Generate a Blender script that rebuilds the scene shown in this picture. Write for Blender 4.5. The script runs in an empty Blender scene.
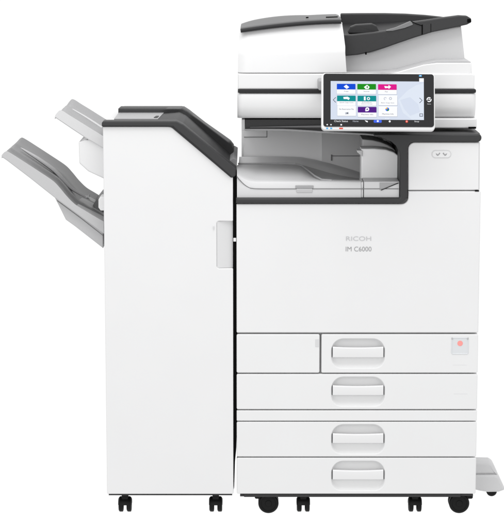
import bpy, bmesh, math, random
from mathutils import Vector, Matrix
scene = bpy.context.scene
COL = scene.collection
PI = math.pi
# ------------------------------------------------------------------ camera model
D, ZC, F, TH = 5.0, 1.42, 2092.0, 0.1566       # distance, height, focal (photo px), pitch down

def at(px, py, y=0.0):
    """world point on the vertical plane at depth y seen at photo pixel (px, py)"""
    a = TH + math.atan((py - 264.0) / F)
    z = ZC - (D + y) * math.tan(a)
    d = (D + y) * math.cos(TH) + (ZC - z) * math.sin(TH)
    return Vector(((px - 252.0) / F * d, y, z))
def X(px, py, y=0.0): return at(px, py, y).x
def Z(py, y=0.0): return at(252, py, y).z

# ------------------------------------------------------------------ materials
MATS = {}
def mat(name, col, rough=0.5, spec=0.5, bump=0.0, bscale=900, coat=0.0, var=0.02, emit=None, es=1.0, trans=0.0):
    if name in MATS: return MATS[name]
    m = bpy.data.materials.new(name); m.use_nodes = True
    nt = m.node_tree; b = nt.nodes['Principled BSDF']
    b.inputs['Roughness'].default_value = rough
    b.inputs['Specular IOR Level'].default_value = spec
    b.inputs['Coat Weight'].default_value = coat
    tc = nt.nodes.new('ShaderNodeTexCoord')
    nz = nt.nodes.new('ShaderNodeTexNoise'); nz.inputs['Scale'].default_value = 7.0; nz.inputs['Detail'].default_value = 5
    nt.links.new(tc.outputs['Object'], nz.inputs['Vector'])
    mix = nt.nodes.new('ShaderNodeMix'); mix.data_type = 'RGBA'
    mix.inputs['A'].default_value = (*[c * (1 - var) for c in col], 1)
    mix.inputs['B'].default_value = (*[min(1, c * (1 + var)) for c in col], 1)
    nt.links.new(nz.outputs['Fac'], mix.inputs['Factor'])
    nt.links.new(mix.outputs['Result'], b.inputs['Base Color'])
    if bump > 0:
        n2 = nt.nodes.new('ShaderNodeTexNoise'); n2.inputs['Scale'].default_value = bscale; n2.inputs['Detail'].default_value = 2
        nt.links.new(tc.outputs['Object'], n2.inputs['Vector'])
        bp = nt.nodes.new('ShaderNodeBump'); bp.inputs['Strength'].default_value = bump; bp.inputs['Distance'].default_value = 0.0005
        nt.links.new(n2.outputs['Fac'], bp.inputs['Height']); nt.links.new(bp.outputs['Normal'], b.inputs['Normal'])
    if emit:
        b.inputs['Emission Color'].default_value = (*emit, 1); b.inputs['Emission Strength'].default_value = es
    MATS[name] = m
    return m
def screen_mat(name, col, s=0.97):
    return mat(name, tuple(c * 0.05 for c in col), rough=0.6, spec=0.05, emit=col, es=s, var=0.0)

WHITE = mat('white_plastic', (.655, .655, .658), .42, .4, .12)
WHITE2 = mat('white_plastic_lower', (.655, .656, .658), .42, .4, .12)
LGREY = mat('light_grey_plastic', (.54, .54, .545), .5, .4, .15)
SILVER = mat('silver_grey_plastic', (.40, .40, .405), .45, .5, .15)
TRAYG = mat('tray_grey_plastic', (.43, .43, .435), .45, .4, .2)
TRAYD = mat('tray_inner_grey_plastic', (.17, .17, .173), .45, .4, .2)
MGREY = mat('mid_grey_plastic', (.16, .16, .163), .5, .4, .15)
DGREY = mat('dark_grey_plastic', (.030, .030, .031), .45, .28, .25)
DGREY2 = mat('charcoal_plastic', (.018, .018, .019), .5, .22, .25)
LIDG = mat('lid_grey_plastic', (.085, .085, .087), .45, .45, .25)
BLACK = mat('black_gasket', (.003, .003, .003), .9, .05)
RUBBER = mat('black_rubber', (.007, .007, .007), .5, .14, .3, 300)
GLOSSBLK = mat('glossy_black_bezel', (.012, .012, .013), .2, .32)
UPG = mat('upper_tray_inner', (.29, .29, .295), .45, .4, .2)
SEAM = mat('seam_grey', (.45, .45, .45), .7, .3)
CAVB = mat('cavity_grey_plastic', (.86, .86, .865), .5, .4, .15)
CAVD = mat('cavity_panel_plastic', (.66, .66, .665), .5, .4, .15)
PLATEG = mat('silver_plate', (.30, .30, .305), .4, .5, .15)
PRINTG = mat('grey_print', (.45, .45, .46), .5)
PRINTD = mat('dark_grey_print', (.25, .25, .255), .5)
MARK = mat('faint_emboss_grey', (.61, .61, .62), .5)
PINK = mat('pink_dot', (.76, .27, .25), .5)
CLEAR = mat('pale_blue_grey_window', (.57, .585, .60), .35)

# ------------------------------------------------------------------ mesh builder
def round_poly(pts, r, seg=6):
    """round the corners of a 2-D polygon; r a number or one per corner"""
    n = len(pts); out = []
    rs = r if isinstance(r, (list, tuple)) else [r] * n
    for i in range(n):
        p0, p1, p2 = Vector(pts[i - 1][:2]), Vector(pts[i][:2]), Vector(pts[(i + 1) % n][:2])
        a, b = (p0 - p1), (p2 - p1); la, lb = a.length, b.length
        if rs[i] <= 0: out.append(tuple(p1)); continue
        a.normalize(); b.normalize()
        ang = a.angle(b)
        if ang > PI - 0.03: out.append(tuple(p1)); continue
        t = min(rs[i] / math.tan(ang / 2), la * .49, lb * .49)
        rr = t * math.tan(ang / 2)
        c = p1 + (a + b).normalized() * (rr / math.sin(ang / 2))
        s, e = p1 + a * t - c, p1 + b * t - c
        a0 = math.atan2(s.y, s.x); a1 = math.atan2(e.y, e.x)
        d = (a1 - a0 + PI) % (2 * PI) - PI
        for k in range(seg + 1):
            q = a0 + d * k / seg
            out.append((c.x + rr * math.cos(q), c.y + rr * math.sin(q)))
    return out
def area2(p): return sum(p[i - 1][0] * p[i][1] - p[i][0] * p[i - 1][1] for i in range(len(p))) / 2
def inset(p, d):
    """move the outline inward by d; arcs tighter than d collapse to one corner"""
    n = len(p); s = 1 if area2(p) > 0 else -1; out = []
    dirs = []
    for i in range(n):
        a = Vector(p[(i + 1) % n]) - Vector(p[i])
        dirs.append(a.normalized() if a.length > 1e-9 else Vector((1, 0)))
    for i in range(n):
        a, b = dirs[i - 1], dirs[i]
        na, nb = Vector((-a.y, a.x)) * s, Vector((-b.y, b.x)) * s
        m = (na + nb)
        if m.length < 1e-6: m = na
        m.normalize(); k = d / max(.4, m.dot(na))
        out.append(Vector((p[i][0] + m.x * k, p[i][1] + m.y * k)))
    if d > 0:
        flip = [(out[(i + 1) % n] - out[i]).dot(dirs[i]) < -1e-9 for i in range(n)]
        if any(flip) and not all(flip):
            st = next(i for i in range(n) if not flip[i]); i = 0
            while i < n:
                e = (st + i) % n
                if flip[e]:
                    k = 0
                    while flip[(e + k) % n]: k += 1
                    e0, e1 = (e - 1) % n, (e + k) % n
                    A, da, Bp, db = out[e0], dirs[e0], out[(e1 + 1) % n], dirs[e1]
                    den = da.x * db.y - da.y * db.x
                    if abs(den) > 1e-6:
                        t = ((Bp.x - A.x) * db.y - (Bp.y - A.y) * db.x) / den; q = A + da * t
                    else: q = (out[e] + out[e1]) / 2
                    if (q - (out[e] + out[e1]) / 2).length > 4 * d: q = (out[e] + out[e1]) / 2
                    for j in range(k + 1): out[(e + j) % n] = q.copy()
                    i += k
                else: i += 1
    return [tuple(v) for v in out]
def catmull(pts, n=6):
    out = []
    P = [pts[0]] + list(pts) + [pts[-1]]
    for i in range(1, len(P) - 2):
        for k in range(n):
            t = k / n
            out.append(tuple(.5 * (2 * b + (c - a) * t + (2 * a - 5 * b + 4 * c - d) * t * t + (3 * b - a - 3 * c + d) * t ** 3)
                             for a, b, c, d in zip(P[i - 1], P[i], P[i + 1], P[i + 2])))
    out.append(tuple(pts[-1])); return out

class B:
    def __init__(s): s.bm = bmesh.new(); s.mats = []; s.cur = 0; s.flat = []
    def m(s, mt):
        if mt not in s.mats: s.mats.append(mt)
        s.cur = s.mats.index(mt); return s
    def face(s, vs):
        try: f = s.bm.faces.new(vs); f.material_index = s.cur; return f
        except ValueError: return None
    def cap(s, vs, sgn=-1):
        co = [v.co.copy() for v in vs]; keep = []
        for i, v in enumerate(vs):
            if (co[i] - co[i - 1]).length > 1e-7: keep.append(v)
        f = s.face([s.bm.verts.new(v.co) for v in keep])
        if f: s.flat.append((f, sgn))
        return f
    def ring(s, pts): return [s.bm.verts.new(p) for p in pts]
    def bridge(s, r0, r1, closed=True):
        n = len(r0)
        for i in range(n if closed else n - 1):
            j = (i + 1) % n; s.face([r0[i], r0[j], r1[j], r1[i]])
    def loft(s, rings, cap=True, closed=True):
        R = [s.ring(r) for r in rings]
        for a, b in zip(R, R[1:]): s.bridge(a, b, closed)
        if cap: s.face(R[0]); s.face(list(reversed(R[-1])))
        return s
    def plate(s, outline, y0, y1, bev=.002, hole=None, prof=None, backbev=False, tilt=0.0):
        """solid with the given (x,z) outline, front face at y0 (rounded edge), back at y1; optional recess"""
        o = outline
        P = [(bev, 0), (bev * .55, bev * .12), (bev * .2, bev * .4), (0, bev)] if bev > 0 else [(0, 0)]
        rings = [s.ring([(x, y0 + dy, z) for x, z in inset(o, i)]) for i, dy in P]
        if backbev: B2 = [(0, -bev), (bev * .3, -bev * .3), (bev, 0)]
        else: B2 = [(0, 0)]
        for i, dy in B2: rings.append(s.ring([(x, y1 + dy, z) for x, z in inset(o, i)]))
        for a, b in zip(rings, rings[1:]): s.bridge(a, b)
        s.cap(list(reversed(rings[-1])), 1)
        if hole is None: s.cap(rings[0])
        else:
            zs = [q[1] for q in hole]; zm, zh = (min(zs) + max(zs)) / 2, (max(zs) - min(zs)) / 2
            hr = [s.ring([(x, y0 + dy * (1 + tilt * (z - zm) / zh), z) for x, z in inset(hole, i)]) for i, dy in prof]
            def ed(r): return [s.bm.edges.get((r[i - 1], r[i])) or s.bm.edges.new((r[i - 1], r[i])) for i in range(len(r))]
            g = bmesh.ops.triangle_fill(s.bm, edges=ed(rings[0]) + ed(hr[0]), use_beauty=True, normal=(0, -1, 0))
            for f in g['geom']:
                if isinstance(f, bmesh.types.BMFace): f.material_index = s.cur; s.flat.append((f, -1))
            for a, b in zip(hr, hr[1:]): s.bridge(a, b)
            s.face(hr[-1])
        return s
    def box(s, x0, x1, y0, y1, z0, z1, r=.002, bev=.0015):
        if x0 > x1: x0, x1 = x1, x0
        if z0 > z1: z0, z1 = z1, z0
        s.plate(round_poly([(x0, z0), (x1, z0), (x1, z1), (x0, z1)], r, 4) if r > 0 else [(x0, z0), (x1, z0), (x1, z1), (x0, z1)], y0, y1, bev, backbev=bev > 0)
        return s
    def tube(s, path, r, seg=8, flat=1.0):
        P = [Vector(p) for p in path]; rings = []
        for i, p in enumerate(P):
            t = (P[min(i + 1, len(P) - 1)] - P[max(i - 1, 0)]).normalized()
            u = t.cross(Vector((0, 1, 0)));  u = u.normalized() if u.length > 1e-4 else Vector((1, 0, 0))
            v = t.cross(u).normalized()
            rr = r[i] if isinstance(r, (list, tuple)) else r
            rings.append([tuple(p + u * rr * math.cos(2 * PI * k / seg) + v * rr * flat * math.sin(2 * PI * k / seg)) for k in range(seg)])
        return s.loft(rings)
    def lathe(s, c, axis, prof, seg=40):
        """prof: list of (along axis, radius)"""
        rings = []
        for h, r in prof:
            ring = []
            for k in range(seg):
                a = 2 * PI * k / seg; q = (r * math.cos(a), r * math.sin(a))
                ring.append((c[0] + h, c[1] + q[0], c[2] + q[1]) if axis == 'x' else
                            (c[0] + q[0], c[1] + h, c[2] + q[1]) if axis == 'y' else (c[0] + q[0], c[1] + q[1], c[2] + h))
            rings.append(ring)
        return s.loft(rings)
    def text(s, body, cx, cz, w, h, y, ext=.0003, bold=0.0):
        cu = bpy.data.curves.new('t', 'FONT'); cu.body = body; cu.offset = bold; cu.resolution_u = 4
        ob = bpy.data.objects.new('t', cu); COL.objects.link(ob)
        dg = bpy.context.evaluated_depsgraph_get(); me = bpy.data.meshes.new_from_object(ob.evaluated_get(dg))
        xs = [v.co.x for v in me.vertices]; ys = [v.co.y for v in me.vertices]
        x0, x1, y0, y1 = min(xs), max(xs), min(ys), max(ys)
        base = [(cx + ((v.co.x - x0) / (x1 - x0) - .5) * w, y, cz + ((v.co.y - y0) / (y1 - y0) - .5) * h) for v in me.vertices]
        vs = [s.bm.verts.new(p) for p in base]
        for p in me.polygons: s.face([vs[i] for i in p.vertices])
        bpy.data.objects.remove(ob); bpy.data.meshes.remove(me); bpy.data.curves.remove(cu)
        return s
    def build(s, name, parent=None, T=None, sharp=38, label=None):
        bm = s.bm
        if T is not None: bm.transform(T)
        for f in bm.faces: f.smooth = True
        bm.normal_update()
        ff = {f for f, q in s.flat if f.is_valid}
        bmesh.ops.recalc_face_normals(bm, faces=[f for f in bm.faces if f not in ff])
        for f, q in s.flat:
            if f.is_valid:
                f.smooth = False
                if f.normal.y * q < 0: f.normal_flip()
        me = bpy.data.meshes.new(name); bm.to_mesh(me); bm.free()
        for mt in s.mats: me.materials.append(mt)
        keepflat = [i for i, p in enumerate(me.polygons) if not p.use_smooth]
        me.set_sharp_from_angle(angle=math.radians(sharp))
        for i in keepflat: me.polygons[i].use_smooth = False
        ob = bpy.data.objects.new(name, me); COL.objects.link(ob)
        if parent: ob.parent = parent
        if label: ob['label'] = label
        return ob
def thing(name, label, cat):
    o = bpy.data.objects.new(name, None); COL.objects.link(o); o.empty_display_size = .05
    o['label'] = label; o['category'] = cat; return o
def pts(pl, y=0.0): return [(at(a, b, y).x, at(a, b, y).z) for a, b in pl]
def rect(x0, x1, z0, z1): return [(x0, z0), (x1, z0), (x1, z1), (x0, z1)]

# ================================================================== COPIER
copier = thing('office_copier', 'tall white office copier with four paper drawers, dark trim and a colour touchscreen', 'copier')
XL, XR = X(236.5, 265), X(479.6, 265)

def seamrect(x0, x1, p0, p1, r=.004):
    return round_poly(rect(x0, x1, Z(p1), Z(p0)), r, 5)

# casing behind the fronts
B().m(WHITE).box(XL + .001, XR - .001, .020, .60, Z(494.0), Z(199), r=.006, bev=.004).build('casing', copier)
B().m(SEAM).box(XL + .004, XR - .003, .0183, .0197, Z(493.5), Z(204), r=.003, bev=0).build('front_gasket', copier)
g = B().m(DGREY)
g.box(X(244, 495), X(461, 495), .012, .56, Z(497.2, .012), Z(494.2, .012), r=.001, bev=.001)
g.box(X(240, 495), X(244.5, 495), .02, .06, Z(496.6, .02), Z(494.2, .02), r=.001, bev=.0006)
g.box(X(461, 495), X(474, 495), .02, .06, Z(496.2, .02), Z(494.2, .02), r=.001, bev=.0006)
g.build('base_frame', copier)

# front door
fd = round_poly([(XL, Z(332.9)), (XR, Z(332.9)), (XR, Z(191.2)), (X(408.2, 195), Z(191.2)), (X(408.2, 200), Z(204)), (XL, Z(204))],
                [.003, .003, .002, .0005, .022, .002], 8)
B().m(WHITE).plate(fd, 0, .018, .0028).build('front_door', copier)
# lettering on the door
B().m(PRINTG).text('RICOH', X(358.6, 238.6), Z(238.6), .0605, .0108, -.0006).build('brand_lettering', copier)
B().m(PRINTD).text('IM C6000', X(358.6, 249), Z(249), .062, .0115, -.0006, bold=-.006).build('number_lettering', copier)

# upper right cover with the two-icon pill
XT = X(480.2, 165)
cv = round_poly([(X(408.2, 190), Z(190.1)), (XT, Z(190.1)), (XT - .001, Z(142.4)), (X(408.2, 142), Z(142.4))], [.001, .002, .002, .016], 7)
cover = B().m(WHITE).plate(cv, 0, .012, .0026).build('upper_cover', copier)
B().m(SEAM).box(X(409, 190), XT - .003, .0122, .014, Z(191.2), Z(143), r=0, bev=0).build('cover_gasket', copier)
def pill(px0, px1, py0, py1, y=0):
    a, b = X(px0, py0, y), X(px1, py0, y); z0, z1 = Z(py1, y), Z(py0, y)
    return round_poly(rect(a, b, z0, z1), (z1 - z0) * .5, 8)
B().m(LGREY).plate(pill(431.6, 451.4, 150.0, 158.2), -.0008, .002, .0006).build('port_outline', cover)
B().m(WHITE).plate(pill(432.5, 450.5, 150.9, 157.3), -.0014, .001, .0005).build('port_cover', cover)
ic = B().m(PRINTD)
for sx, c in ((1, 437.8), (-1, 445.0)):
    a = [(-2.1, -.6), (-.6, -.1), (0, .9), (1.6, -1.5), (2.4, -.6), (1.2, .7), (.3, 1.7), (-.9, 1.5)]
    ic.plate([(X(c + sx * u, 154), Z(153.9 + v)) for u, v in (a if sx > 0 else a[::-1])], -.0019, -.0013, 0)
ic.build('port_icons', cover)
B().m(BLACK).box(X(475, 190), X(479, 190), -.0008, .004, Z(191.3), Z(190.3), r=0, bev=0).build('release_notch', cover)

# dark trim: band under the tray opening, post and ledge
tr = B().m(DGREY)
o = [(XL - .001, Z(203.2)), (X(407.3, 200), Z(203.2)), (X(407.3, 150), Z(141.9)), (X(481.3, 142), Z(141.9)), (X(481.6, 136), Z(133.6)),
     (X(374, 134), Z(133.6)), (X(374, 134), Z(135.6)), (X(380, 136), Z(136.6)), (X(386, 138), Z(138.6)), (X(391.5, 141), Z(141.6)), (X(396.2, 145), Z(145.8)), (X(399.0, 150), Z(151)), (X(399.8, 157), Z(157)), (X(399.8, 190), Z(197.6)), (XL - .001, Z(197.6))]
o = round_poly(o, [.001, .020, .014, .010, .010, 0, 0, 0, 0, 0, 0, 0, 0, .004, .001], 8)
tr.plate(o, -.006, .028, .0045)
tr.build('dark_trim', copier)
B().m(DGREY).box(X(384, 134), X(481.4, 136), .0285, .17, Z(141.9), Z(133.8), r=.004, bev=.003).build('top_ledge', copier)
# right column of the body behind the cover
B().m(WHITE).box(X(401.5, 170), XT - .002, .0145, .60, Z(190.5), Z(142.2), r=.002, bev=.002).build('right_column', copier)
B().m(WHITE).box(X(401.5, 170), XR - .002, .0285, .60, Z(198.5), Z(190.9), r=.002, bev=.001).build('column_base', copier)

# ---- drawers
def pill_hole(py0, py1):
    a, b = X(331.2, (py0 + py1) / 2), X(384.9, (py0 + py1) / 2)
    return round_poly(rect(a, b, Z(py1), Z(py0)), [.026, .026, .030, .030], 10)
def drawer(name, px0, p0, p1, hz, bar, label, extra=None):
    x0 = XL if px0 is None else X(px0, (p0 + p1) / 2)
    o = round_poly(rect(x0, XR, Z(p1), Z(p0)), .0035, 5)
    d = B().m(WHITE2).plate(o, 0, .018, .0024, hole=pill_hole(*hz), tilt=.3,
        prof=[(-.0012, 0), (0, .0006), (.0010, .0025), (.0028, .0070), (.0062, .0108), (.0105, .0125), (.014, .0128)]).build(name, copier, label=label)
    # grip bar: gently sagging top edge, rounded
    a, b = X(332.8, bar[0]), X(383.4, bar[0]); zt, zb = Z(bar[0]), Z(bar[1])
    n = 14; rings = []
    for i in range(n + 1):
        t = i / n; x = a + (b - a) * t; sg = .0020 * (1 - (2 * t - 1) ** 2)
        e = .0012 if i in (0, n) else 0
        top = zt + .0018 - sg
        rings.append([(x, .0120, top - .001), (x, .0005 + e, top), (x, -.0016 + e, top - .0022), (x, -.0022 + e, (top + zb) / 2), (x, -.0008 + e, zb + .0012), (x, .003, zb - .0010), (x, .0120, zb - .0014)])
    B().m(WHITE).loft(rings).build('handle', d)
    for q in (X(332.0, bar[0]), X(384.2, bar[0])):  # dark strip added as the shade in the slit at each bar end
        B().m(MGREY).box(q - .0008, q + .0008, .0006, .0070, zb + .001, zt - .001, r=.0009, bev=.0004).build('grip_gap_shade', d)
    return d
B().m(WHITE2).plate(seamrect(XL, X(319.6, 354), 334.3, 373.0), 0, .018, .0024).build('side_door', copier)
B().m(LGREY).box(X(315.3, 343), X(319.0, 343), -.0007, .004, Z(347), Z(339.2), r=.0012, bev=.0005).build('door_latch', copier)
d1 = drawer('drawer', 321.4, 334.3, 373.0, (338.6, 368.6), (347.6, 357.6), 'top paper drawer with small pink dot window')
d2 = drawer('drawer', None, 374.2, 409.5, (376.8, 406.6), (386.2, 395.4), 'second paper drawer from the top')
B().m(WHITE2).plate(seamrect(XL, XR, 410.6, 421.0, .002), 0, .018, .0018).build('divider_panel', copier)
d3 = drawer('drawer', None, 422.0, 456.9, (424.4, 454.4), (434.2, 443.4), 'third paper drawer from the top')
d4 = drawer('drawer', None, 458.0, 494.0, (461.0, 491.0), (470.6, 479.8), 'bottom paper drawer')
# pink dot window on the first drawer
w = B().m(CLEAR)
wo = round_poly(rect(X(451.2, 345), X(468.8, 345), Z(354.4), Z(337.2)), .005, 5)
w.plate(wo, -.0010, .003, .0008, hole=inset(wo, .0022), prof=[(0, 0), (.0004, .0003), (.0008, .0008)])
w.m(SILVER)
w.box(X(451.4, 338), X(453.0, 338), -.0013, 0, Z(339.6), Z(337.6), r=.0006, bev=.0003)
w.box(X(467.0, 338), X(468.6, 338), -.0013, 0, Z(339.6), Z(337.6), r=.0006, bev=.0003)
w.build('dial_window', d1)
dd = B().m(PINK).lathe((X(460.1, 343.4), 0, Z(343.4)), 'y', [(-.0006, .0001), (-.0006, .0066), (.0005, .0070), (.0006, .0001)]).build('pink_dot', d1)
mk = B().m(MARK)
mk.box(X(453, 365), X(466.5, 365), -.0002, .001, Z(365.3), Z(364.8), r=0, bev=0)
mk.build('embossed_mark', d1)
mk = B().m(MARK)
mk.box(X(454, 394), X(467.5, 394), -.0002, .001, Z(394.1), Z(393.6), r=0, bev=0)
mk.build('embossed_mark', d2)

# ---- scanner bed
YS = .055
sx0, sx1 = X(237.3, 105, YS), X(476.2, 105, YS)
sb0 = Z(119.2, YS)
def yprof_loft(b, x0, x1, prof, rend=.006, y_back=.58):
    """prof: (y, z) front profile top->bottom; lofted along x with eased ends"""
    rings = []
    n = len(prof)
    for dx, k in ((0, .012), (.002, .005), (.006, .0015), (.012, 0)):
        rings.append([(x0 + dx, y + k, z) for y, z in prof])
    for dx, k in ((.012, 0), (.006, .0015), (.002, .005), (0, .012)):
        rings.append([(x1 - dx, y + k, z) for y, z in prof])
    return b.loft(rings)
zt = Z(93.0, YS)
pr = [(.58, zt), (YS + .006, zt), (YS + .001, zt - .003), (YS, zt - .010), (YS + .001, (zt + sb0) / 2), (YS + .003, sb0 + .024), (YS + .009, sb0 + .010), (YS + .022, sb0 + .0018), (YS + .035, sb0), (.58, sb0)]
yprof_loft(B().m(WHITE), sx0, sx1, pr).build('scanner_body', copier)
B().m(WHITE).box(X(396, 120, YS + .03), X(475.8, 120, YS + .03), YS + .0035, .56, Z(128.2, YS + .0035), Z(118.5, YS), r=.003, bev=.003).build('scanner_support', copier)
B().m(BLACK).box(X(468.5, 127, YS), X(476, 127, YS), YS - .004, YS + .003, Z(128.6, YS), Z(126.8, YS), r=.0005, bev=.0004).build('hinge_stop', copier)
sg = B().m(DGREY2).box(sx0 + .0015, sx1 - .0010, YS - .001, .575, Z(92.7, YS - .001), Z(89.3, YS - .001), r=.002, bev=.0015).build('scanner_gap_strip', copier)

# ---- document feeder
YA = .058
# base plate under everything (right part visible as the low white deck)
fb = B().m(WHITE)
XA0, XA1 = X(237.9, 80, YA), X(474.5, 80, YA)
zlo = Z(89.2, YA)
adf = None
base_o = round_poly([(XA0, zlo), (XA1, zlo), (XA1 + .0005, Z(73.6, YA)), (XA0, Z(73.6, YA))], [.002, .002, .006, .001], 5)
feeder_base = fb.plate(base_o, YA, .56, .003).build('feeder_base', copier)
# raised deck to the right with a sweeping top edge
dk = [(X(350, 73, .07), Z(74.0, .07)), (X(471.6, 73, .07), Z(74.0, .07)), (X(471.2, 62, .07), Z(62.8, .07)), (X(437, 62, .07), Z(62.8, .07)),
      (X(424, 64, .07), Z(64.4, .07)), (X(411, 68, .07), Z(68.0, .07)), (X(398, 71, .07), Z(71.6, .07)), (X(380, 72, .07), Z(73.2, .07)), (X(350, 73, .07), Z(73.4, .07))]
B().m(WHITE).plate(dk, .066, .52, .0022).build('deck', feeder_base)
# grey strip plate over the deck top, up to the wall
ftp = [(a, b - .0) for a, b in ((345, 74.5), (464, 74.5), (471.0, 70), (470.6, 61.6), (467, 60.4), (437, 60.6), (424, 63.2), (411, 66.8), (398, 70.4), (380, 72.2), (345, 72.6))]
B().m(SILVER).plate(pts(ftp, .075), .071, .48, .0012).build('deck_top_strip', feeder_base)
# silver wall that carries the tray
wl = pts([(343, 80), (464.4, 80), (464.6, 58), (461.2, 26), (432, 30), (400, 40), (372, 51), (343, 53)], .15)
B().m(LGREY).plate(wl, .15, .50, .004).build('feeder_wall', copier)
# left paper-path housing
zc1, zc2, zc3 = Z(73.2, YA), Z(50.5, YA), 0
def topz(t):   # lid lip bottom line
    px = 239 + (342.5 - 239) * t
    return 31.6 - 9.0 * (1 - (1 - t) ** 1.7)
rings = []
N = 24
for i in range(N + 1):
    t = i / N; px = 238.6 + (343.2 - 238.6) * t
    e = 0
    if i == 0: e = .010
    elif i == 1: e = .002
    ztop = Z(topz(t), .085); xt = X(239.9 + (342.2 - 239.9) * t, 28, .085); xm = X(238.3 + (345.2 - 238.3) * t, 62, YA); xb = X(237.9 + (346.6 - 237.9) * t, 74, YA)
    zm = Z(51.5 - 2.5 * t, YA)
    rings.append([(xt, .50, ztop), (xt, .088 + e, ztop), (xt, .084 + e, ztop - .004), ((xt + xm) / 2, .074 + e, (ztop * .55 + zm * .45)), (xm, .0655 + e, zm + .006), (xm, .062 + e, zm), (xm, .0605 + e, zm - .010), (xb, .059 + e, Z(72.2, YA)), (xb, .063 + e, Z(73.4, YA)), (xb, .50, Z(73.4, YA))])
B().m(WHITE).loft(rings).build('feeder_cover', copier)
# grey lid on top, lip in front
rings = []
for i in range(N + 1):
    t = i / N
    zl = Z(topz(t), .078) + .0005; zu = Z(topz(t) - 3.4, .078); xf = X(240.6 + (341.2 - 240.6) * t, 26, .078)
    zr = zu + .004 * math.sin(PI * min(1, t * 1.4)) - (.003 * max(0, 1 - t * 6) ** 2)
    rings.append([(xf, .43, zl), (xf, .079, zl), (xf, .076, zl + .0025), (xf, .077, zu - .001), (xf, .081, zu + .0010), (xf, .10, zu + .0015), (xf, .25, zr + .004), (xf, .41, zr), (xf, .43, zr - .006)])
lid = B().m(LIDG).loft(rings).build('feeder_lid', copier)
lp = B().m(DGREY2)
path = [(X(240.6 + 100.6 * i / N, 26, .0755), .0755, Z(topz(i / N) - .9, .0755)) for i in range(N + 1)]
lp.tube(path, .0046, 10)
lp.build('lid_lip', lid)
lm = B().m(BLACK)
lm.tube([(X(306.2, 18.4, .09), .12, Z(18.0, .12) + .001), (X(308.8, 18.2, .09), .12, Z(17.8, .12) + .001)], .0016, 6)
lm.build('lid_mark', lid); lm = B().m(BLACK)
lm.tube([(X(326, 17, .09), .10, Z(17.6, .10) + .001), (X(338, 17, .09), .10, Z(17.2, .10) + .001)], .0014, 6)
lm.build('lid_mark', lid)

# feeder input tray
YT = .125
front = [(342.5, 34.5), (352, 34.6), (372, 32.6), (395, 29.4), (407, 27.0), (412, 22.0), (425, 20.2), (445, 17.2), (459, 15.4), (467, 15.8), (471.2, 18.4), (471.6, 22.2), (467, 24.6), (450, 28.4), (432, 32.2), (415, 37.4), (398, 43.2), (384, 48.2), (370, 52.4), (358, 54.8), (344.5, 56)]
ft = round_poly(pts(front, YT), .004, 3)
tray = B().m(DGREY).plate(ft, YT, YT + .030, .003).build('feeder_tray', copier)
# inner floor from the front rail to the rear rail
fa = [(341, 36), (352, 35.6), (372, 33.6), (395, 30.6), (409, 27.2), (425, 23.0), (445, 19.6), (462, 18.2)]
fr = [(341, 23.0), (352, 23.0), (372, 22.6), (392, 21.6), (404, 20.6), (418, 19.6), (434, 18.4), (448, 17.6)]
rows = []
for v in range(7):
    t = v / 6; yy = YT + .03 + t * .22
    r = []
    for (a, b), (c, d) in zip(fa, fr):
        p = at(a + (c - a) * t, b + (d - b) * t, YT + .03 + t * .22)
        r.append((p.x, p.y, p.z - .004 * math.sin(PI * t)))
    rows.append(r)
fl = B().m(DGREY2)
R = [fl.ring(r) for r in rows]; R2 = [fl.ring([(x, y, z - .006) for x, y, z in r]) for r in rows]
for a, b in zip(R, R[1:]): fl.bridge(a, b, False)
for a, b in zip(R2, R2[1:]): fl.bridge(a, b, False)
fl.bridge(R[0], R2[0], False); fl.bridge(R[-1], R2[-1], False)
fl.build('tray_floor', tray)
rear = [(340.5, 24), (340.5, 13.2), (362, 13.0), (385, 13.0), (405, 13.5), (425, 14.8), (440, 16.4), (451, 18.0), (447, 20.5), (430, 22.5), (400, 24)]
B().m(DGREY).plate(round_poly(pts(rear, .40), .003, 3), .375, .41, .003).build('rear_rail', tray)
gd = round_poly(pts([(347, 33.5), (350.5, 26.6), (356, 24.4), (372, 23.4), (376.5, 25.5), (379.5, 31.6), (379.5, 33.6)], .19), .004, 4)
B().m(DGREY).plate(gd, .185, .215, .003).build('paper_guide', tray)
tp = round_poly(pts([(381, 31.6), (396, 27.4), (410.6, 21.0), (413.6, 24.6), (405, 28.0), (393, 30.8)], .12), .002, 3)
B().m(MGREY).plate(tp, YT - .002, YT + .01, .001).build('extension_wedge', tray)
sl = B().m(BLACK).plate(pts([(421.6, 24.6), (422.8, 24.4), (422.8, 34.2), (421.6, 34.6)], YT), YT - .0008, YT + .002, 0).build('tray_seam', tray)
B().m(BLACK).tube([tuple(at(a, b, YT - .001)) for a, b in ((411, 21.0), (416, 23.6), (421.8, 25.6))], .0009, 6).build('tray_crease', tray)
sl = B().m(BLACK).plate(pts([(430.6, 23.6), (431.1, 23.5), (431.1, 31.6), (430.6, 31.8)], YT), YT - .0006, YT + .002, 0).build('tray_seam', tray)
B().m(BLACK).plate(round_poly(pts([(467.2, 18.8), (471.0, 18.8), (471.2, 22), (467.2, 22.8)], YT), .002, 3), YT - .0012, YT + .002, .0006).build('tray_tip', tray)
B().m(BLACK).plate(pts([(365, 52.2), (366.6, 51.8), (366.8, 54.4), (365.2, 54.6)], YT), YT - .0012, YT + .002, 0).build('tray_pin', tray)

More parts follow.
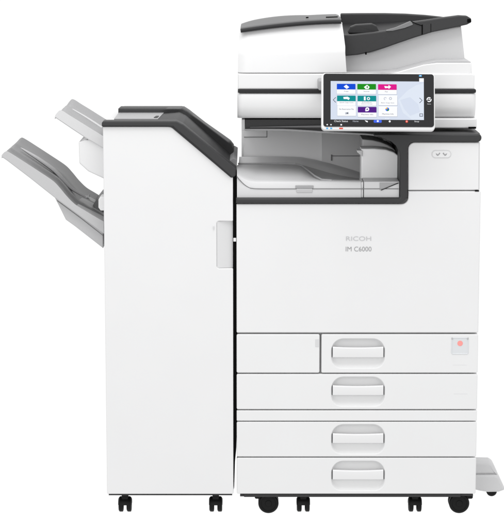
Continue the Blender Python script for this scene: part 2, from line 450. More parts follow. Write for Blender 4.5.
# ---- cavity: rear body, back panels, soffit
YB = .36
rb = B().m(CAVB).box(X(241.6, 140, YB), X(402, 140, YB), YB, .60, Z(186, YB), Z(117, YB), r=.003, bev=.003).build('cavity_back', copier)
B().m(CAVD).box(X(322, 140, YB - .01), X(402, 140, YB - .01), YB - .012, YB - .002, Z(178, YB), Z(117, YB), r=.001, bev=.001).build('cavity_back_panel', copier)
B().m(CAVB).box(X(243.5, 130, YB - .01), X(322.6, 130, YB - .01), YB - .006, YB - .0005, Z(178, YB), Z(117, YB), r=.001, bev=.001).build('cavity_back_cover', copier)
bt = B().m(MGREY)
bt.box(X(244, 136, YB - .008), X(267, 136, YB - .008), YB - .0075, YB - .005, Z(137.4, YB - .008), Z(136.8, YB - .008), r=0, bev=0)
bt.box(X(266.6, 136, YB - .008), X(267.2, 136, YB - .008), YB - .0075, YB - .005, Z(137.4, YB - .008), Z(130, YB - .008), r=0, bev=0)
bt.build('back_seam', rb)
bt = B().m(MGREY).box(X(331, 156, YB - .016), X(332.2, 156, YB - .016), YB - .016, YB - .010, Z(160, YB), Z(154, YB), r=0, bev=0)
bt.box(X(332, 156, YB - .016), X(360, 156, YB - .016), YB - .0155, YB - .010, Z(155.6, YB), Z(155.0, YB), r=0, bev=0)
bt.build('panel_seam', rb)
arc = catmull([(245, 129.6), (262, 129.4), (285, 129.6), (305, 130.6), (330, 132.2), (352, 133.2), (372, 134.4), (386, 137.2), (395, 141.5), (399.8, 147)], 5)
sof = pts(arc, .10) + [(X(402, 147, .10), Z(147, .10)), (X(402, 119, .10), Z(119.8, .10)), (X(245, 119, .10), Z(119.8, .10))]
B().m(DGREY).plate(sof, .112, .30, .001).build('cavity_soffit', copier)
B().m(SILVER).tube([tuple(at(a, b + .2, .105)) for a, b in arc if a < 380], .0024, 8, flat=2.2).build('soffit_rail', copier)
B().m(MGREY).tube([tuple(at(a, 127.2 + (a - 250) * -.012, .108)) for a in range(250, 330, 8)], [.0008 + .00025 * i for i in range(10)], 8).build('soffit_rib', copier)
B().m(LGREY).box(X(241.8, 125, .11), X(244.8, 125, .11), .11, .36, Z(130.5, .11), Z(119.4, .11), r=.001, bev=.001).build('soffit_end', copier)

# bridge unit (grey block at right of the cavity)
bu = pts([(362.2, 181.5), (398.6, 181.5), (398.6, 156.0), (394, 152.2), (386, 149.6), (374, 148.6), (362.6, 148.8), (362.0, 155.4), (360.2, 154.6), (357.0, 151.0), (357.2, 149.8), (361.6, 150.2)], .09)
bu = pts([(361.2, 181.5), (398.8, 181.5), (398.8, 156.0), (394, 152.2), (386, 149.6), (374, 148.6), (361.4, 148.8)], .09)
b_ = B().m(CAVB).plate(bu, .09, .16, .003).build('bridge_block', copier)
B().m(LGREY).plate(pts([(362.4, 156.4), (357.2, 152.2), (357.0, 150.2), (362.4, 150.4)], .088), .086, .12, .0015).build('block_tab', b_)
B().m(CAVD).plate(pts([(361.6, 152), (397, 153), (393, 147.5), (387, 143.6), (380, 140.8), (372, 138.8), (361.6, 137.8)], .20), .165, .30, .003).build('block_top', b_)
# inner wall at right of the cavity
B().m(DGREY).box(X(399.2, 170, .02), X(402.6, 170, .02), .0285, .355, Z(197, .03), Z(134, .03), r=.001, bev=.001).build('cavity_side_wall', copier)

# ---- inner output tray
cols = [237.0, 240.5, 245, 250, 256, 266, 280, 292, 301, 308, 315, 322, 330, 340, 350, 361]
def interp(tab, x):
    if x <= tab[0][0]: return tab[0][1]
    for (a, b), (c, d) in zip(tab, tab[1:]):
        if x <= c:
            t = (x - a) / (c - a); t = t * t * (3 - 2 * t) if False else t
            return b + (d - b) * t
    return tab[-1][1]
rowsdef = [
    (.004, [(237, 197.4)]),
    (.004, [(237, 189.0)]),
    (.006, [(237, 175.0), (240.5, 178.2), (245, 180.6), (250, 182.2), (256, 182.8)]),
    (.010, [(237, 173.0), (240.5, 176.2), (245, 178.9), (250, 180.8), (256, 181.4)]),
    (.030, [(237, 170.8), (240.5, 173.4), (245, 176.0), (250, 178.2), (256, 179.4), (300, 179.8), (322, 180.4), (361, 180.8)]),
    (.09, [(237, 167.6), (245, 170.6), (256, 174.2), (285, 175.2), (301, 175.6), (312, 178.4), (322, 180.0), (361, 180.4)]),
    (.18, [(237, 165.4), (256, 167.6), (290, 168.2), (301, 169.4), (308, 172.6), (315, 176.4), (322, 178.4), (340, 179.4), (361, 179.8)]),
    (.25, [(237, 164.2), (285, 164.0), (301, 164.6), (315, 168.6), (330, 173.0), (345, 176.4), (361, 178.6)]),
    (.27, [(237, 161.8), (285, 161.8), (301, 162.2), (315, 165.0), (330, 168.8), (345, 173.2), (361, 177.0)]),
    (.30, [(237, 158.6), (285, 158.4), (301, 159.0), (315, 161.2), (330, 165.2), (345, 169.6), (361, 174.4)]),
    (.35, [(237, 156.6), (285, 156.4), (301, 157.0), (315, 159.6), (330, 163.2), (345, 167.4), (361, 172.4)]),
]
ot = B()
R = []
for yy, tab in rowsdef:
    R.append(ot.ring([tuple(at(max(c, 237.0 + (2.2 if yy > .2 else 0)) if c < 240 else c, interp(tab, c), yy)) for c in cols]))
for i, (a, b) in enumerate(zip(R, R[1:])):
    ot.m(LGREY if i < 7 else CAVB if i < 9 else CAVB); ot.bridge(a, b, False)
ot.m(LGREY)
lo = ot.ring([tuple(at(c, 198.5, .35)) for c in cols]); lo0 = ot.ring([tuple(at(c, 198.2, .004)) for c in cols])
ot.bridge(R[-1], lo, False)
itray = ot.build('output_tray', copier, sharp=50)
# right-hand front of the tray with its latch
rt = B().m(LGREY)
rt.box(X(361.2, 189, .004), X(363.9 - .6, 189, .004), .006, .09, Z(197.4, .004), Z(182.2, .006), r=.0005, bev=.0005)
rt.box(X(364.0, 189, .004), X(399.2, 189, .004), .004, .09, Z(197.4, .004), Z(181.6, .006), r=.0008, bev=.0008)
rt.build('tray_front', itray)
B().m(PLATEG).plate(pts([(379.6, 182.6), (398.6, 182.6), (398.6, 183.6), (381.0, 190.2), (379.6, 189.8)], .003), .0028, .006, .0004).build('tray_latch', itray)
B().m(DGREY2).tube([tuple(at(a, b, .002)) for a, b in catmull([(381, 190.2), (390, 186.4), (398.6, 182.8)], 4)], .0010, 6).build('latch_arm', itray)
B().m(MGREY).tube([tuple(at(a, b, .0045 if a < 250 else .0035)) for a, b in catmull([(236.9, 176.4), (240, 180.2), (244, 184.2), (248, 187.0), (252, 188.3), (262, 188.8), (300, 188.8), (398.6, 188.8)], 6)], .0009, 6).build('tray_seam', itray)
nt_ = B().m(PLATEG).box(X(295.4, 187, .003), X(313.4, 187, .003), .0025, .006, Z(188.2, .003), Z(185.4, .003), r=.0012, bev=.0006)
nt_.m(TRAYG).box(X(296.4, 190, .003), X(312.4, 190, .003), .0022, .006, Z(192.4, .003), Z(188.6, .003), r=.002, bev=.0006)
nt_.build('tray_notch', itray)
B().m(SILVER).tube([tuple(at(a, b, y)) for a, b, y in [(238, 163.6, .245), (262, 163.6, .245), (285, 163.6, .245), (296, 164.0, .243), (302, 165.8, .22), (308, 170.4, .18), (315, 176.0, .12), (322, 179.6, .06), (332, 180.4, .04)]], .0022, 8).build('tray_ridge', itray)  # added strip standing in for the slope shading along the ridge

# ---- control panel (tilted, in front of everything)
YP = -.075
pc = at(378.6, 101.8, YP + .0)
TILT = math.radians(16)
dax = (D + YP) * math.cos(TH) + (ZC - pc.z) * math.sin(TH); K = dax / F
KV = K / math.cos(TILT - TH)
T = Matrix.Translation(pc) @ Matrix.Rotation(math.radians(.35), 4, 'Y') @ Matrix.Rotation(-TILT, 4, 'X')
def U(px): return (px - 378.6) * K
def V(py): return -(py - 101.8) * KV
def prect(x0, x1, y0, y1, r=0, seg=5):
    q = rect(U(x0), U(x1), V(y1), V(y0))
    return round_poly(q, r, seg) if r else q
panel = B().m(WHITE).plate(prect(321.4, 435.0, 72.8, 130.3, .009, 8), 0, .020, .003, backbev=True).build('control_panel', copier, T)
B().m(GLOSSBLK).plate(round_poly([(U(323.4), V(127.2)), (U(433.9), V(127.0)), (U(433.9), V(73.6)), (U(323.4), V(73.6))], .0065, 8), -.0022, .0005, .0010).build('screen_bezel', panel, T)
S = B()
def card(mt, x0, x1, y0, y1, lay, r=0):
    S.m(mt).plate(prect(x0, x1, y0, y1, r, 3), -.0022 - .00022 * lay, -.0022 - .00022 * lay + .0002, 0)
scrA = screen_mat('screen_pale_blue', (.66, .72, .84)); scrB = screen_mat('screen_pale_blue_light', (.72, .78, .88)); scrW = screen_mat('screen_white', (.93, .94, .97))
scrS = screen_mat('screen_grey', (.50, .53, .60)); cB = screen_mat('tile_blue', (.005, .07, .66)); cG = screen_mat('tile_green', (.012, .27, .012)); cP = screen_mat('tile_pink', (.72, .01, .26))
cT = screen_mat('tile_teal', (.004, .27, .28)); cV = screen_mat('tile_purple', (.085, .012, .24)); cK = screen_mat('screen_ink', (.08, .09, .12)); cR = screen_mat('dot_red', (.85, .10, .06)); cL = screen_mat('home_blue', (.06, .14, .85)); cO = screen_mat('dot_yellow', (.9, .55, .05))
card(scrA, 330.6, 423.8, 81.2, 120.0, 1)
card(scrW, 419.2, 423.8, 77.9, 81.6, 1)
S.m(scrB).plate([(U(a), V(b)) for a, b in [(398, 100), (408, 90), (416, 85), (423.6, 83), (423.6, 119.8), (412, 119.8), (403, 113)]], -.0022 - .0004, -.0024, 0)
S.m(scrA).plate([(U(a), V(b)) for a, b in [(400, 100), (410, 97), (418, 104), (420, 112), (410, 116), (404, 109)]], -.0022 - .0006, -.0026, 0)
tiles = [(336.8, 84.0, cB), (357.3, 84.0, cG), (378.0, 84.2, cP), (337.0, 95.9, cT), (357.5, 95.9, cT), (378.6, 95.3, None), (337.3, 106.2, None), (357.8, 107.2, cV), (378.5, 106.5, None)]
for i, (x, y, c) in enumerate(tiles):
    card(scrS, x - .2, x + 18.9, y + 1, y + 10.6, 2, .0008)
    card(scrW, x, x + 18.6, y, y + 10.1, 3, .0008)
    if c: card(c, x, x + 18.6, y, y + 5.7, 4, .0006)
def poly(mt, P_, lay): S.m(mt).plate([(U(a), V(b)) for a, b in P_], -.0022 - .00022 * lay, -.0022 - .00022 * lay + .0002, 0)
def disc(mt, cx, cy, r, lay, n=14): poly(mt, [(cx + r * math.cos(2 * PI * k / n), cy + r * math.sin(2 * PI * k / n)) for k in range(n)], lay)
def txt(mt, s_, cx, cy, w_, h_, lay): S.m(mt).text(s_, U(cx), V(cy), w_ * K, h_ * KV, -.0022 - .00022 * lay)
def ring_(mt, cx, cy, r0, r1, a0, a1, lay, n=14):
    p = [(cx + r1 * math.cos(a0 + (a1 - a0) * k / n), cy + r1 * math.sin(a0 + (a1 - a0) * k / n)) for k in range(n + 1)]
    q = [(cx + r0 * math.cos(a0 + (a1 - a0) * k / n), cy + r0 * math.sin(a0 + (a1 - a0) * k / n)) for k in range(n, -1, -1)]
    for k in range(n): poly(mt, [p[k], p[k + 1], q[n - k - 1], q[n - k]], lay)
# icons
poly(scrW, [(343.6, 86.8), (346.2, 84.9), (349.2, 87.4), (346.6, 89.2)], 5)
poly(scrW, [(363.8, 87.2), (367.0, 84.9), (369.6, 87.0), (368.6, 89.0), (365.6, 89.2)], 5); disc(cG, 367.2, 87.2, .8, 6)
poly(scrW, [(384.2, 86.0), (388.2, 86.4), (388.6, 84.9), (391.0, 86.8), (388.8, 89.0), (388.2, 87.9), (385.0, 88.2)], 5)
poly(scrW, [(343.2, 97.4), (347.6, 97.0), (349.8, 98.4), (348.6, 100.4), (347.0, 99.4), (343.6, 99.4)], 5)
poly(scrW, [(363.8, 96.8), (365.6, 96.8), (365.6, 100.6), (363.8, 100.6)], 5); ring_(scrW, 368.4, 98.8, .8, 1.6, 0, 2 * PI, 5)
ring_(scrS, 385.2, 98.8, .9, 1.5, PI * .5, PI * 1.9, 5); ring_(scrS, 390.4, 98.6, .8, 1.5, 0, 2 * PI, 5)
poly(scrS, [(345.0, 113.0), (348.4, 112.4), (349.0, 114.6), (345.2, 114.9)], 5); disc(cK, 347.2, 113.7, .7, 6)
ring_(scrW, 367.2, 109.6, .7, 2.0, PI * .9, PI * 2.7, 5); disc(scrW, 366.0, 110.9, .9, 5)
disc(cL, 387.2, 109.5, 1.9, 5); poly(cG, [(387.2, 109.5), (389.1, 109.5), (388.6, 111), (387.2, 111.4)], 6); poly(cO, [(387.2, 109.5), (385.4, 109.2), (385.8, 108.0), (387.2, 107.6)], 6)
# labels
txt(cK, 'Copy', 346.2, 91.7, 4.4, 1.5, 5); txt(cK, 'Scanner', 366.6, 91.5, 6.0, 1.2, 5); txt(cK, 'Fax', 386.4, 91.7, 2.8, 1.2, 5)
txt(cK, 'Quick Copy Card', 346.2, 103.0, 13.6, 1.4, 5); txt(cK, 'Print/Scan', 366.8, 102.6, 9.6, 1.0, 5); txt(cK, '(Memory Storage)', 366.8, 104.3, 11.0, 1.0, 5)
txt(cK, 'Basic Copy Scan', 387.6, 103.1, 13.0, 1.3, 5); txt(cK, 'No Reservation File', 346.4, 109.6, 14.4, 1.4, 5)
txt(cK, 'Machine Info', 367.2, 114.8, 12.0, 1.4, 5); txt(cK, 'Machine Info', 387.8, 114.2, 11.4, 1.4, 5)
# arrows, corner icon
for sx, c in ((1, 334.2), (-1, 421.0)):
    poly(cK, [(c + 1.3 * sx, 97.6), (c - 1.4 * sx, 100.3), (c - .7 * sx, 100.3), (c + 1.8 * sx, 97.9)][::1], 4)
    poly(cK, [(c + 1.3 * sx, 103.0), (c - 1.4 * sx, 100.3), (c - .7 * sx, 100.3), (c + 1.8 * sx, 102.7)], 4)
poly(cK, [(419.4, 113.6), (422.8, 113.6), (422.8, 116.6), (419.4, 116.6)], 4); poly(scrA, [(419.9, 114.1), (422.3, 114.1), (422.3, 116.1), (419.9, 116.1)], 5)
for k in range(3): disc(scrW, 385.4 + k * 1.6, 118.9, .4, 4)
# status row
txt(scrW, 'Check Status', 341.0, 121.6, 13.6, 1.9, 1); txt(scrS, 'Home', 355.6, 121.6, 5.6, 1.7, 1); txt(scrW, 'Stop', 416.6, 121.7, 4.6, 1.8, 1)
poly(scrW, [(364.6, 120.6), (366.4, 121.0), (367.8, 121.4), (367.6, 122.8), (366.0, 122.2)], 1)
card(cL, 373.6, 381.6, 120.2, 123.0, 1, .002); disc(scrW, 377.7, 121.4, 1.0, 2)
disc(scrW, 389.6, 121.6, 1.0, 1); disc(cR, 406.6, 121.6, 1.3, 1); disc(scrW, 406.6, 121.6, .4, 2)
cC = screen_mat('led_cyan', (.10, .45, .85))
card(cC, 419.0, 421.8, 74.6, 76.2, 1); disc(scrW, 420.4, 75.4, .5, 2)
# home mark on the bezel
ring_(scrW, 429.0, 99.4, 1.5, 2.5, -PI * .1, PI * .75, 1); ring_(scrW, 429.0, 99.4, 1.5, 2.5, PI * .9, PI * 1.75, 1)
poly(scrW, [(427.8, 99.2), (429.8, 99.9), (429.8, 98.3)], 2)
txt(scrW, 'Home', 429.0, 103.8, 3.6, .9, 1)
# lamps in the lower lip
for x in (327.2, 331.0): disc(scrW, x, 125.3, .7, 1)
poly(scrW, [(340.4, 124.6), (342.0, 124.6), (342.0, 126.0), (340.4, 126.0)], 1)
S.build('touchscreen', panel, T)
L = B()
for mt, x0, x1 in ((cC, 326.2, 328.2), (cC, 330.2, 332.2), (cR, 339.2, 343.0)):
    L.m(mt).plate(prect(x0, x1, 128.1, 129.5, .0008, 3), -.0005, .001, 0)
L.build('status_lamps', panel, T)
# arm and hinge behind the panel
B().m(PLATEG).box(X(317.8, 84, .03), X(326, 84, .03), -.02, YA + .02, Z(88.8, .03), Z(78.8, .03), r=.004, bev=.003).build('panel_hinge', panel)
B().m(DGREY).box(X(345, 110, .0), X(412, 110, .0), -.05, .058, Z(122, 0), Z(100, 0), r=.006, bev=.004).build('panel_arm', panel)

# ---- casters
ca = .045
def twin_wheel_x(px, par, y=ca, r=.0185, w=.0335, name='caster'):
    """caster seen from its rolling direction: two wheels with a gap, hood above"""
    x = X(px, 505, y)
    c = B().m(RUBBER).box(x - .008, x + .008, y - .012, y + .012, .026, Z(494, y) + .004, r=.003, bev=.002).build(name, par)
    hood = B().m(RUBBER)
    hw = w / 2
    prof = [(-hw, .4 * r), (-hw, .72 * r), (-hw + .002, r * .93), (-hw + .005, r * 1.03), (hw - .005, r * 1.03), (hw - .002, r * .93), (hw, .72 * r), (hw, .4 * r)]
    rings = []
    for h, rr in prof:
        rings.append([(x + h, y + rr * math.cos(a), .0195 + rr * math.sin(a) * 1.0) for a in [PI * (.02 + .96 * k / 14) for k in range(15)]])
    hood.loft(rings).build('hood', c)
    for s_ in (-1, 1):
        xa, xb = (x - hw + .0008, x - .0040) if s_ < 0 else (x + .0040, x + hw - .0008)
        B().m(RUBBER).lathe((0, y, r), 'x', [(xa, .004), (xa, r * .8), (xa + .002, r * .97), (xa + .004, r), (xb - .003, r), (xb - .001, r * .97), (xb, r * .8), (xb, .004)], 32).build('wheel', c)
    return c
def side_wheel(px, par, sgn, y=ca):
    r = .0252; x = X(px, 500, y)
    c = B().m(RUBBER).box(x + sgn * .006, x + sgn * .040 if False else x + sgn * .034, y - .016, y + .016, .036, .046, r=.004, bev=.003)
    c.box(x - .010, x + .010, y - .012, y + .012, .030, .048, r=.003, bev=.002)
    c = c.build('caster', par)
    for ya in (y - .020, y + .004):
        B().m(RUBBER).lathe((x, 0, r), 'y', [(ya, .003), (ya, r * .30), (ya + .0012, r * .34), (ya + .0012, r * .70), (ya, r * .74), (ya + .0008, r * .90), (ya + .004, r), (ya + .013, r), (ya + .016, r * .9), (ya + .016, .003)], 48).build('wheel', c)
    return c
side_wheel(268.4, copier, -1); side_wheel(458.6, copier, 1)
twin_wheel_x(303.2, copier); twin_wheel_x(414.8, copier)
side_wheel(272, copier, -1, .52); side_wheel(455, copier, 1, .52)

# ---- outrigger foot on the right
def foot_ring(y, sc):
    return None
ft_ = B().m(TRAYG)
def tier(b, base, y0, y1, bev): b.plate(round_poly(base, [.002, .010, .010, .002], 6), y0, y1, bev, backbev=True)
yf = .175
foot = B().m(LGREY)
prev = None
low = round_poly(pts([(473, 489.6), (480, 491.4), (488, 492.6), (499, 492.4), (505.0, 490.2), (504.2, 487.2), (499.0, 476.8), (495, 475.2), (473, 475.2)], yf), [.001, .01, .01, .006, .004, .012, .008, .006, .001], 5)
foot.plate(low, yf, .29, .006, backbev=True)
foot = foot.build('outrigger_foot', copier)
up = round_poly(pts([(473, 476.2), (498.4, 475.6), (497.2, 472.0), (494.0, 465.2), (490.5, 462.6), (473, 462.2)], yf), [.001, .003, .006, .012, .010, .001], 5)
B().m(LGREY).plate(up, yf + .006, .235, .008, backbev=True).build('foot_cap', foot)
B().m(RUBBER).lathe((X(491.5, 493, .19), .195, .0135), 'y', [(-.011, .003), (-.011, .010), (-.008, .0135), (.008, .0135), (.011, .010), (.011, .003)], 32).build('foot_wheel', foot)
B().m(RUBBER).lathe((X(491.5, 493, .19), .26, .0135), 'y', [(-.011, .003), (-.011, .010), (-.008, .0135), (.008, .0135), (.011, .010), (.011, .003)], 32).build('foot_wheel', foot)

# ================================================================== FINISHER
fin = thing('paper_finisher', 'narrow white finisher cabinet with sloped dark top and two grey trays on its left', 'finisher')
FL, FR = X(104.4, 265), X(233.1, 265)
FD = .44
ft0 = [(FL, Z(494.2)), (FR, Z(494.2)), (FR, Z(177.0)), (X(170.8, 126), Z(126.4)), (FL, Z(126.4))]
fo = round_poly(ft0, [.003, .003, .004, .02, .002], 6)
# handle scoop at the right edge
body = B().m(WHITE)
body.plate(fo, .012, FD, .003)
body = body.build('cabinet', fin)
hx0 = X(216.8, 245); hz0, hz1 = Z(268.4), Z(221.2)
# front door with a notch for the handle
do = [(FL, Z(494.2)), (FR, Z(494.2)), (FR, hz0), (hx0, hz0), (hx0, hz1), (FR, hz1), (FR, Z(177.0)), (X(170.8, 126), Z(126.4)), (FL, Z(126.4))]
do = round_poly(do, [.003, .003, .0026, .006, .006, .0026, .004, .02, .004], 6)
B().m(WHITE).plate(do, 0, .0118, .0022).build('front_door', fin)
hd = B().m(mat('handle_grey', (.57, .57, .575), .5, .4, .15))
hd.loft([[(hx0 + .0003, .0012, z), (FR - .0005, .0090, z), (FR - .0005, .0119, z), (hx0 + .0005, .0119, z)] for z in (hz0 + .0006, hz1 - .0006)])
hd.build('door_handle', fin)
B().m(LGREY).box(X(213.2, 228), X(214.2, 228), -.0026, 0, Z(229.2), Z(226.2), r=.0003, bev=0).build('door_mark', fin)
B().m(DGREY).box(FL + .004, FR - .003, .004, FD - .02, Z(495.4, .004), Z(494.4, .004), r=0, bev=0).build('base_frame', fin)
# black docking strip between the two machines
ds = [(FR + .0006, Z(168)), (XL - .0008, Z(168)), (XL - .0008, Z(448)), (X(235.0, 460), Z(462)), (X(234.2, 490), Z(488)), (FR + .0006, Z(490))]
B().m(BLACK).plate(ds, .003, .30, 0).build('docking_strip', fin)
B().m(WHITE).box(FR + .0008, XL - .001, .0005, .004, Z(241.6), Z(238.0), r=.0008, bev=.0004).build('docking_pin', fin)

# top cover
top = [(X(101.8, 127), Z(126.8)), (X(101.8, 121), Z(121.0)), (X(176.5, 121), Z(121.0)), (X(183, 124), Z(124.4)), (X(236.2, 168), Z(168.2)), (X(235.6, 174), Z(175.6)), (X(231.6, 178), Z(178.2)), (X(171, 127), Z(126.8))]
to = round_poly(top, [.004, .006, .012, .012, .004, .004, .006, .016], 6)
tc = B().m(DGREY).plate(to, -.0045, .038, .003).build('top_cover', fin)
xm_ = X(112.2, 121)
to2 = round_poly([(xm_, Z(126.8)), (xm_, Z(121.0)), top[2], top[3], top[4], top[5], top[6], top[7]], [.002, .003, .012, .012, .004, .004, .006, .016], 6)
B().m(DGREY).plate(to2, .0385, FD + .004, .0006).build('cover_deck', tc)
# lip line along the cover's front edge
B().m(DGREY2).tube([tuple(at(a, b, -.0042)) for a, b in catmull([(102.6, 126.0), (140, 126.0), (170, 126.2), (176, 129.4), (204, 153), (231, 176.6)], 4)], .0018, 8).build('cover_lip', tc)
# silver plate on the flat section
sp = B().m(PLATEG)
sx_ = [X(108.2, 119, .06), X(160.5, 119, .06)]
zf = Z(121.0)
sp.loft([[(xm_ + .0015, .045, z), (X(158.0, 118, .05), .045, z), (X(163.5, 113, .2), .222, z), (xm_ + .0015, .222, z)] for z in (zf - .002, zf + .0016)])
sp.build('silver_plate', tc)
B().m(DGREY2).loft([[(X(154.0, 117.6, .08), .07, z), (X(157.6, 117.6, .08), .07, z), (X(159.0, 116, .12), .115, z), (X(156.2, 116, .12), .115, z)] for z in (zf + .0012, zf + .0030)]).build('sensor_window', tc)
# ridge that rises over the slope
st = []   # px of station at front plane line, height of ridge top over cover, front y
def cover_z(x):
    xs = [(X(101, 121), Z(121.0)), (X(178.5, 122), Z(121.4)), (X(184, 125), Z(125.0)), (X(236.2, 168), Z(168.2))]
    return interp(xs, x)
tab = [(xm_ + .0005, .0115, .222, .000), (X(135, 110, .22), .0115, .222, .0), (X(163.5, 110, .22), .0115, .222, 0), (X(172, 110, .22), .0105, .24, 0), (X(180, 112, .22), .0085, .262, 0.001),
       (X(190, 118, .22), .0110, .262, .002), (X(200, 128, .22), .0155, .248, .004), (X(212, 138, .22), .0200, .225, .006), (X(222, 146, .22), .0240, .205, .008), (X(229, 152, .2), .0265, .19, .009), (X(233.2, 155, .2), .0270, .185, .009)]
def lerp_tab(x):
    for a, b in zip(tab, tab[1:]):
        if x <= b[0] + 1e-9:
            t = (x - a[0]) / (b[0] - a[0]); return [p + (q - p) * t for p, q in zip(a, b)]
    return list(tab[-1])
rings = []
nst = 40
for i in range(nst + 1):
    x = tab[0][0] + (tab[-1][0] - tab[0][0]) * i / nst
    _, h, y1, hb = lerp_tab(x)
    z = cover_z(x)
    if i == nst: h *= .8
    rings.append([(x, y1, z - .004), (x, y1 + .001, z + h - .002), (x, y1 + .004, z + h), (x, .34, z + h * .72 + hb * .2), (x, .43, z + hb * .6 + .0008), (x, .43, z - .004)])
B().m(DGREY).loft(rings).build('cover_ridge', tc)
# silver end piece by the copier
B().m(MGREY).plate(pts([(230.5, 176), (236.6, 170), (237.0, 159.5), (233.4, 157.5), (228, 162)], .05), .05, .34, .002).build('exit_chute', tc)

# ---- trays on the left
YF, YR = .06, .41
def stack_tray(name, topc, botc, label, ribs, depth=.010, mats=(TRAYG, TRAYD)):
    tp_ = catmull(topc, 5); n = len(tp_)
    def bot(x): return interp(botc, x)
    # cross profile across y: (fraction, drop)
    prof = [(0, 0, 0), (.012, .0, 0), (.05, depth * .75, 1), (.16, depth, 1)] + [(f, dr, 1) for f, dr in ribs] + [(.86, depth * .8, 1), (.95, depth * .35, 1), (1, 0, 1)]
    b = B()
    rings = []
    for i, (a, p) in enumerate(tp_):
        P0 = at(a, p, YF); zb = at(a, bot(a), YF).z
        k = min(1, (i / n) * 5 + .05)
        ring = [(P0.x + (0 if fr > 0 else 0), YF + fr * (YR - YF), P0.z - dr * k) for fr, dr, _ in prof]
        zb2 = min(zb, P0.z - .008)
        ring += [(P0.x, YR, zb2 + .004), (P0.x, YR - .01, zb2 + .001), (P0.x, YF + .012, zb2 + .0005), (P0.x, YF + .003, zb2 + .0002), (P0.x, YF + .0, zb2 + .003)]
        rings.append(ring)
    R = [b.ring(r) for r in rings]
    m_ = len(rings[0])
    for A, C in zip(R, R[1:]):
        for i in range(m_):
            j = (i + 1) % m_
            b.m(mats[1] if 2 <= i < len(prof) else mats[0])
            b.face([A[i], A[j], C[j], C[i]])
    b.m(mats[0]); b.face(R[0]); b.face(list(reversed(R[-1])))
    return b.build(name, fin, sharp=32, label=label)
ribs1 = [(.26, .010), (.30, .005), (.36, .005), (.40, .011), (.60, .010), (.66, .006), (.72, .010)]
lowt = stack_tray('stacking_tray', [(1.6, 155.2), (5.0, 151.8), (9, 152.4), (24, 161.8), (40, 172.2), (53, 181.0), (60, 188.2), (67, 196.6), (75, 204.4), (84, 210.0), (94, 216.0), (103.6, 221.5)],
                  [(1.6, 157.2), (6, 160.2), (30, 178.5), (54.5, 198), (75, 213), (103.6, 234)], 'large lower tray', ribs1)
br = B().m(TRAYG).plate(pts([(54.5, 196.5), (66, 219.5), (75, 226.0), (103.2, 248.0), (103.2, 222), (75, 207)], YF + .02), YF + .014, YR - .06, .003).build('tray_bracket', lowt)
B().m(MGREY).tube([tuple(at(a, b, YF + .0135)) for a, b in ((57, 200.5), (80, 217.5), (103, 235.5))], .0008, 6).build('bracket_seam', lowt)
B().m(TRAYG).tube([tuple(at(a, b, .235)) for a, b in catmull([(20.5, 147.6), (30, 153.6), (40, 160.0), (54.5, 170.6), (64, 181.0), (74, 190.2), (90, 199.4)], 4)],  # rib in a lighter grey that paints in its highlight streak
    [.0005 + .0050 * math.sin(PI * i / 24) ** .6 for i in range(25)], 10, flat=1.8).build('tray_rib', lowt)
# joint at the root of the lower tray
B().m(TRAYD).plate(round_poly(pts([(94, 203), (99, 196.5), (104.5, 195.5), (104.5, 214), (98, 212)], YF + .2), .004, 3), YF + .16, YR, .003).build('tray_root', lowt)
B().m(LGREY).plate(pts([(86.8, 195.6), (90.4, 192.6), (90.8, 195.2)], YF + .2), YF + .155, YF + .175, 0).build('paper_stop', lowt)
B().m(WHITE).plate(round_poly(pts([(98.4, 199.5), (100.4, 197.0), (105, 197.0), (105, 210.6), (100.6, 210.6), (98.4, 207.6)], .03), .002, 3), .03, .09, .002).build('tray_carriage', fin)
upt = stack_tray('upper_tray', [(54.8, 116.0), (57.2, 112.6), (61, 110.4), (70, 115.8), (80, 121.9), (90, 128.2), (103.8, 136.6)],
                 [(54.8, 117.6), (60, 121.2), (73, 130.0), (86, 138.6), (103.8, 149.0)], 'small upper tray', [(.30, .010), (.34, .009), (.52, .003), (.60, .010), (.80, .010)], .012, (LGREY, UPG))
B().m(LGREY).tube([tuple(at(a, b, .235)) for a, b in catmull([(71.5, 108.6), (80, 113.8), (90, 120.2), (101.5, 128.0)], 4)],  # rib coloured lighter than the tray floor as its highlight
    [.0004 + .0042 * (i / 12) ** .5 for i in range(13)], 10, flat=1.8).build('tray_rib', upt)
mo = round_poly(pts([(78.4, 142.4), (84.6, 140.0), (104.6, 139.5), (104.6, 179.4), (88, 171.6), (79.2, 163.6)], .06), [.002, .002, .001, .001, .01, .006], 4)
mt_ = B().m(WHITE).plate(mo, .066, .33, .003).build('tray_mount', fin)
B().m(LGREY).plate(pts([(80.4, 141.4), (85.2, 137.8), (87.2, 139.0), (86, 140.2)], .06), .070, .20, .0005).build('mount_bracket', mt_)
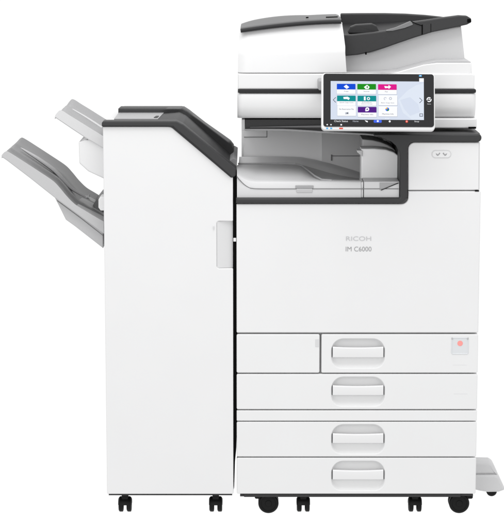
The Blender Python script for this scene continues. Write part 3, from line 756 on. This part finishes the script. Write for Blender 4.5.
# casters
twin_wheel_x(125.2, fin, y=.045); twin_wheel_x(215.8, fin, y=.045)
twin_wheel_x(127, fin, y=.39); twin_wheel_x(214, fin, y=.39)

# ================================================================== SETTING: floor made translucent so it glows white, without contact shadows
fm = bpy.data.materials.new('shadowless_white_floor'); fm.use_nodes = True
nt = fm.node_tree; nt.nodes.clear()
out = nt.nodes.new('ShaderNodeOutputMaterial'); tl = nt.nodes.new('ShaderNodeBsdfTranslucent')
tl.inputs['Color'].default_value = (.99, .99, .99, 1)
nt.links.new(tl.outputs[0], out.inputs['Surface'])
fb = B(); fb.m(fm); R0 = fb.ring([(250 * math.cos(2 * PI * k / 64), 3 + 250 * math.sin(2 * PI * k / 64), 0) for k in range(64)]); fb.face(R0)
fl = fb.build('floor'); fl['kind'] = 'structure'

# ------------------------------------------------------------------ light: white studio
w = bpy.data.worlds.new('World'); scene.world = w; w.use_nodes = True
bg = w.node_tree.nodes['Background']; bg.inputs['Color'].default_value = (1, 1, 1, 1); bg.inputs['Strength'].default_value = 1.06
def area(name, loc, target, sx, sy, power):
    l = bpy.data.lights.new(name, 'AREA'); l.shape = 'RECTANGLE'; l.size = sx; l.size_y = sy; l.energy = power
    o = bpy.data.objects.new(name, l); COL.objects.link(o); o.location = loc
    o.rotation_euler = (Vector(target) - Vector(loc)).to_track_quat('-Z', 'Y').to_euler()
    return o
area('softbox_overhead', (0.1, -.9, 3.4), (0, .2, .8), 2.6, 1.8, 55)
area('front_fill', (-1.2, -4.6, 1.7), (0, 0, .7), 1.6, 1.6, 30)  # added fill lamp, brightens the cavity back from the front

cam = bpy.data.cameras.new('camera'); co = bpy.data.objects.new('camera', cam); COL.objects.link(co)
co.location = (0, -D, ZC); co.rotation_euler = (PI / 2 - TH, 0, 0)
cam.sensor_fit = 'HORIZONTAL'; cam.sensor_width = 36; cam.lens = 36 * F / 504.0
cam.clip_start = .1; cam.clip_end = 1000
scene.camera = co
scene.render.resolution_x = 977; scene.render.resolution_y = 1024
scene.view_settings.view_transform = 'Standard'; scene.view_settings.look = 'None'
scene.view_settings.exposure = 0; scene.view_settings.gamma = 1
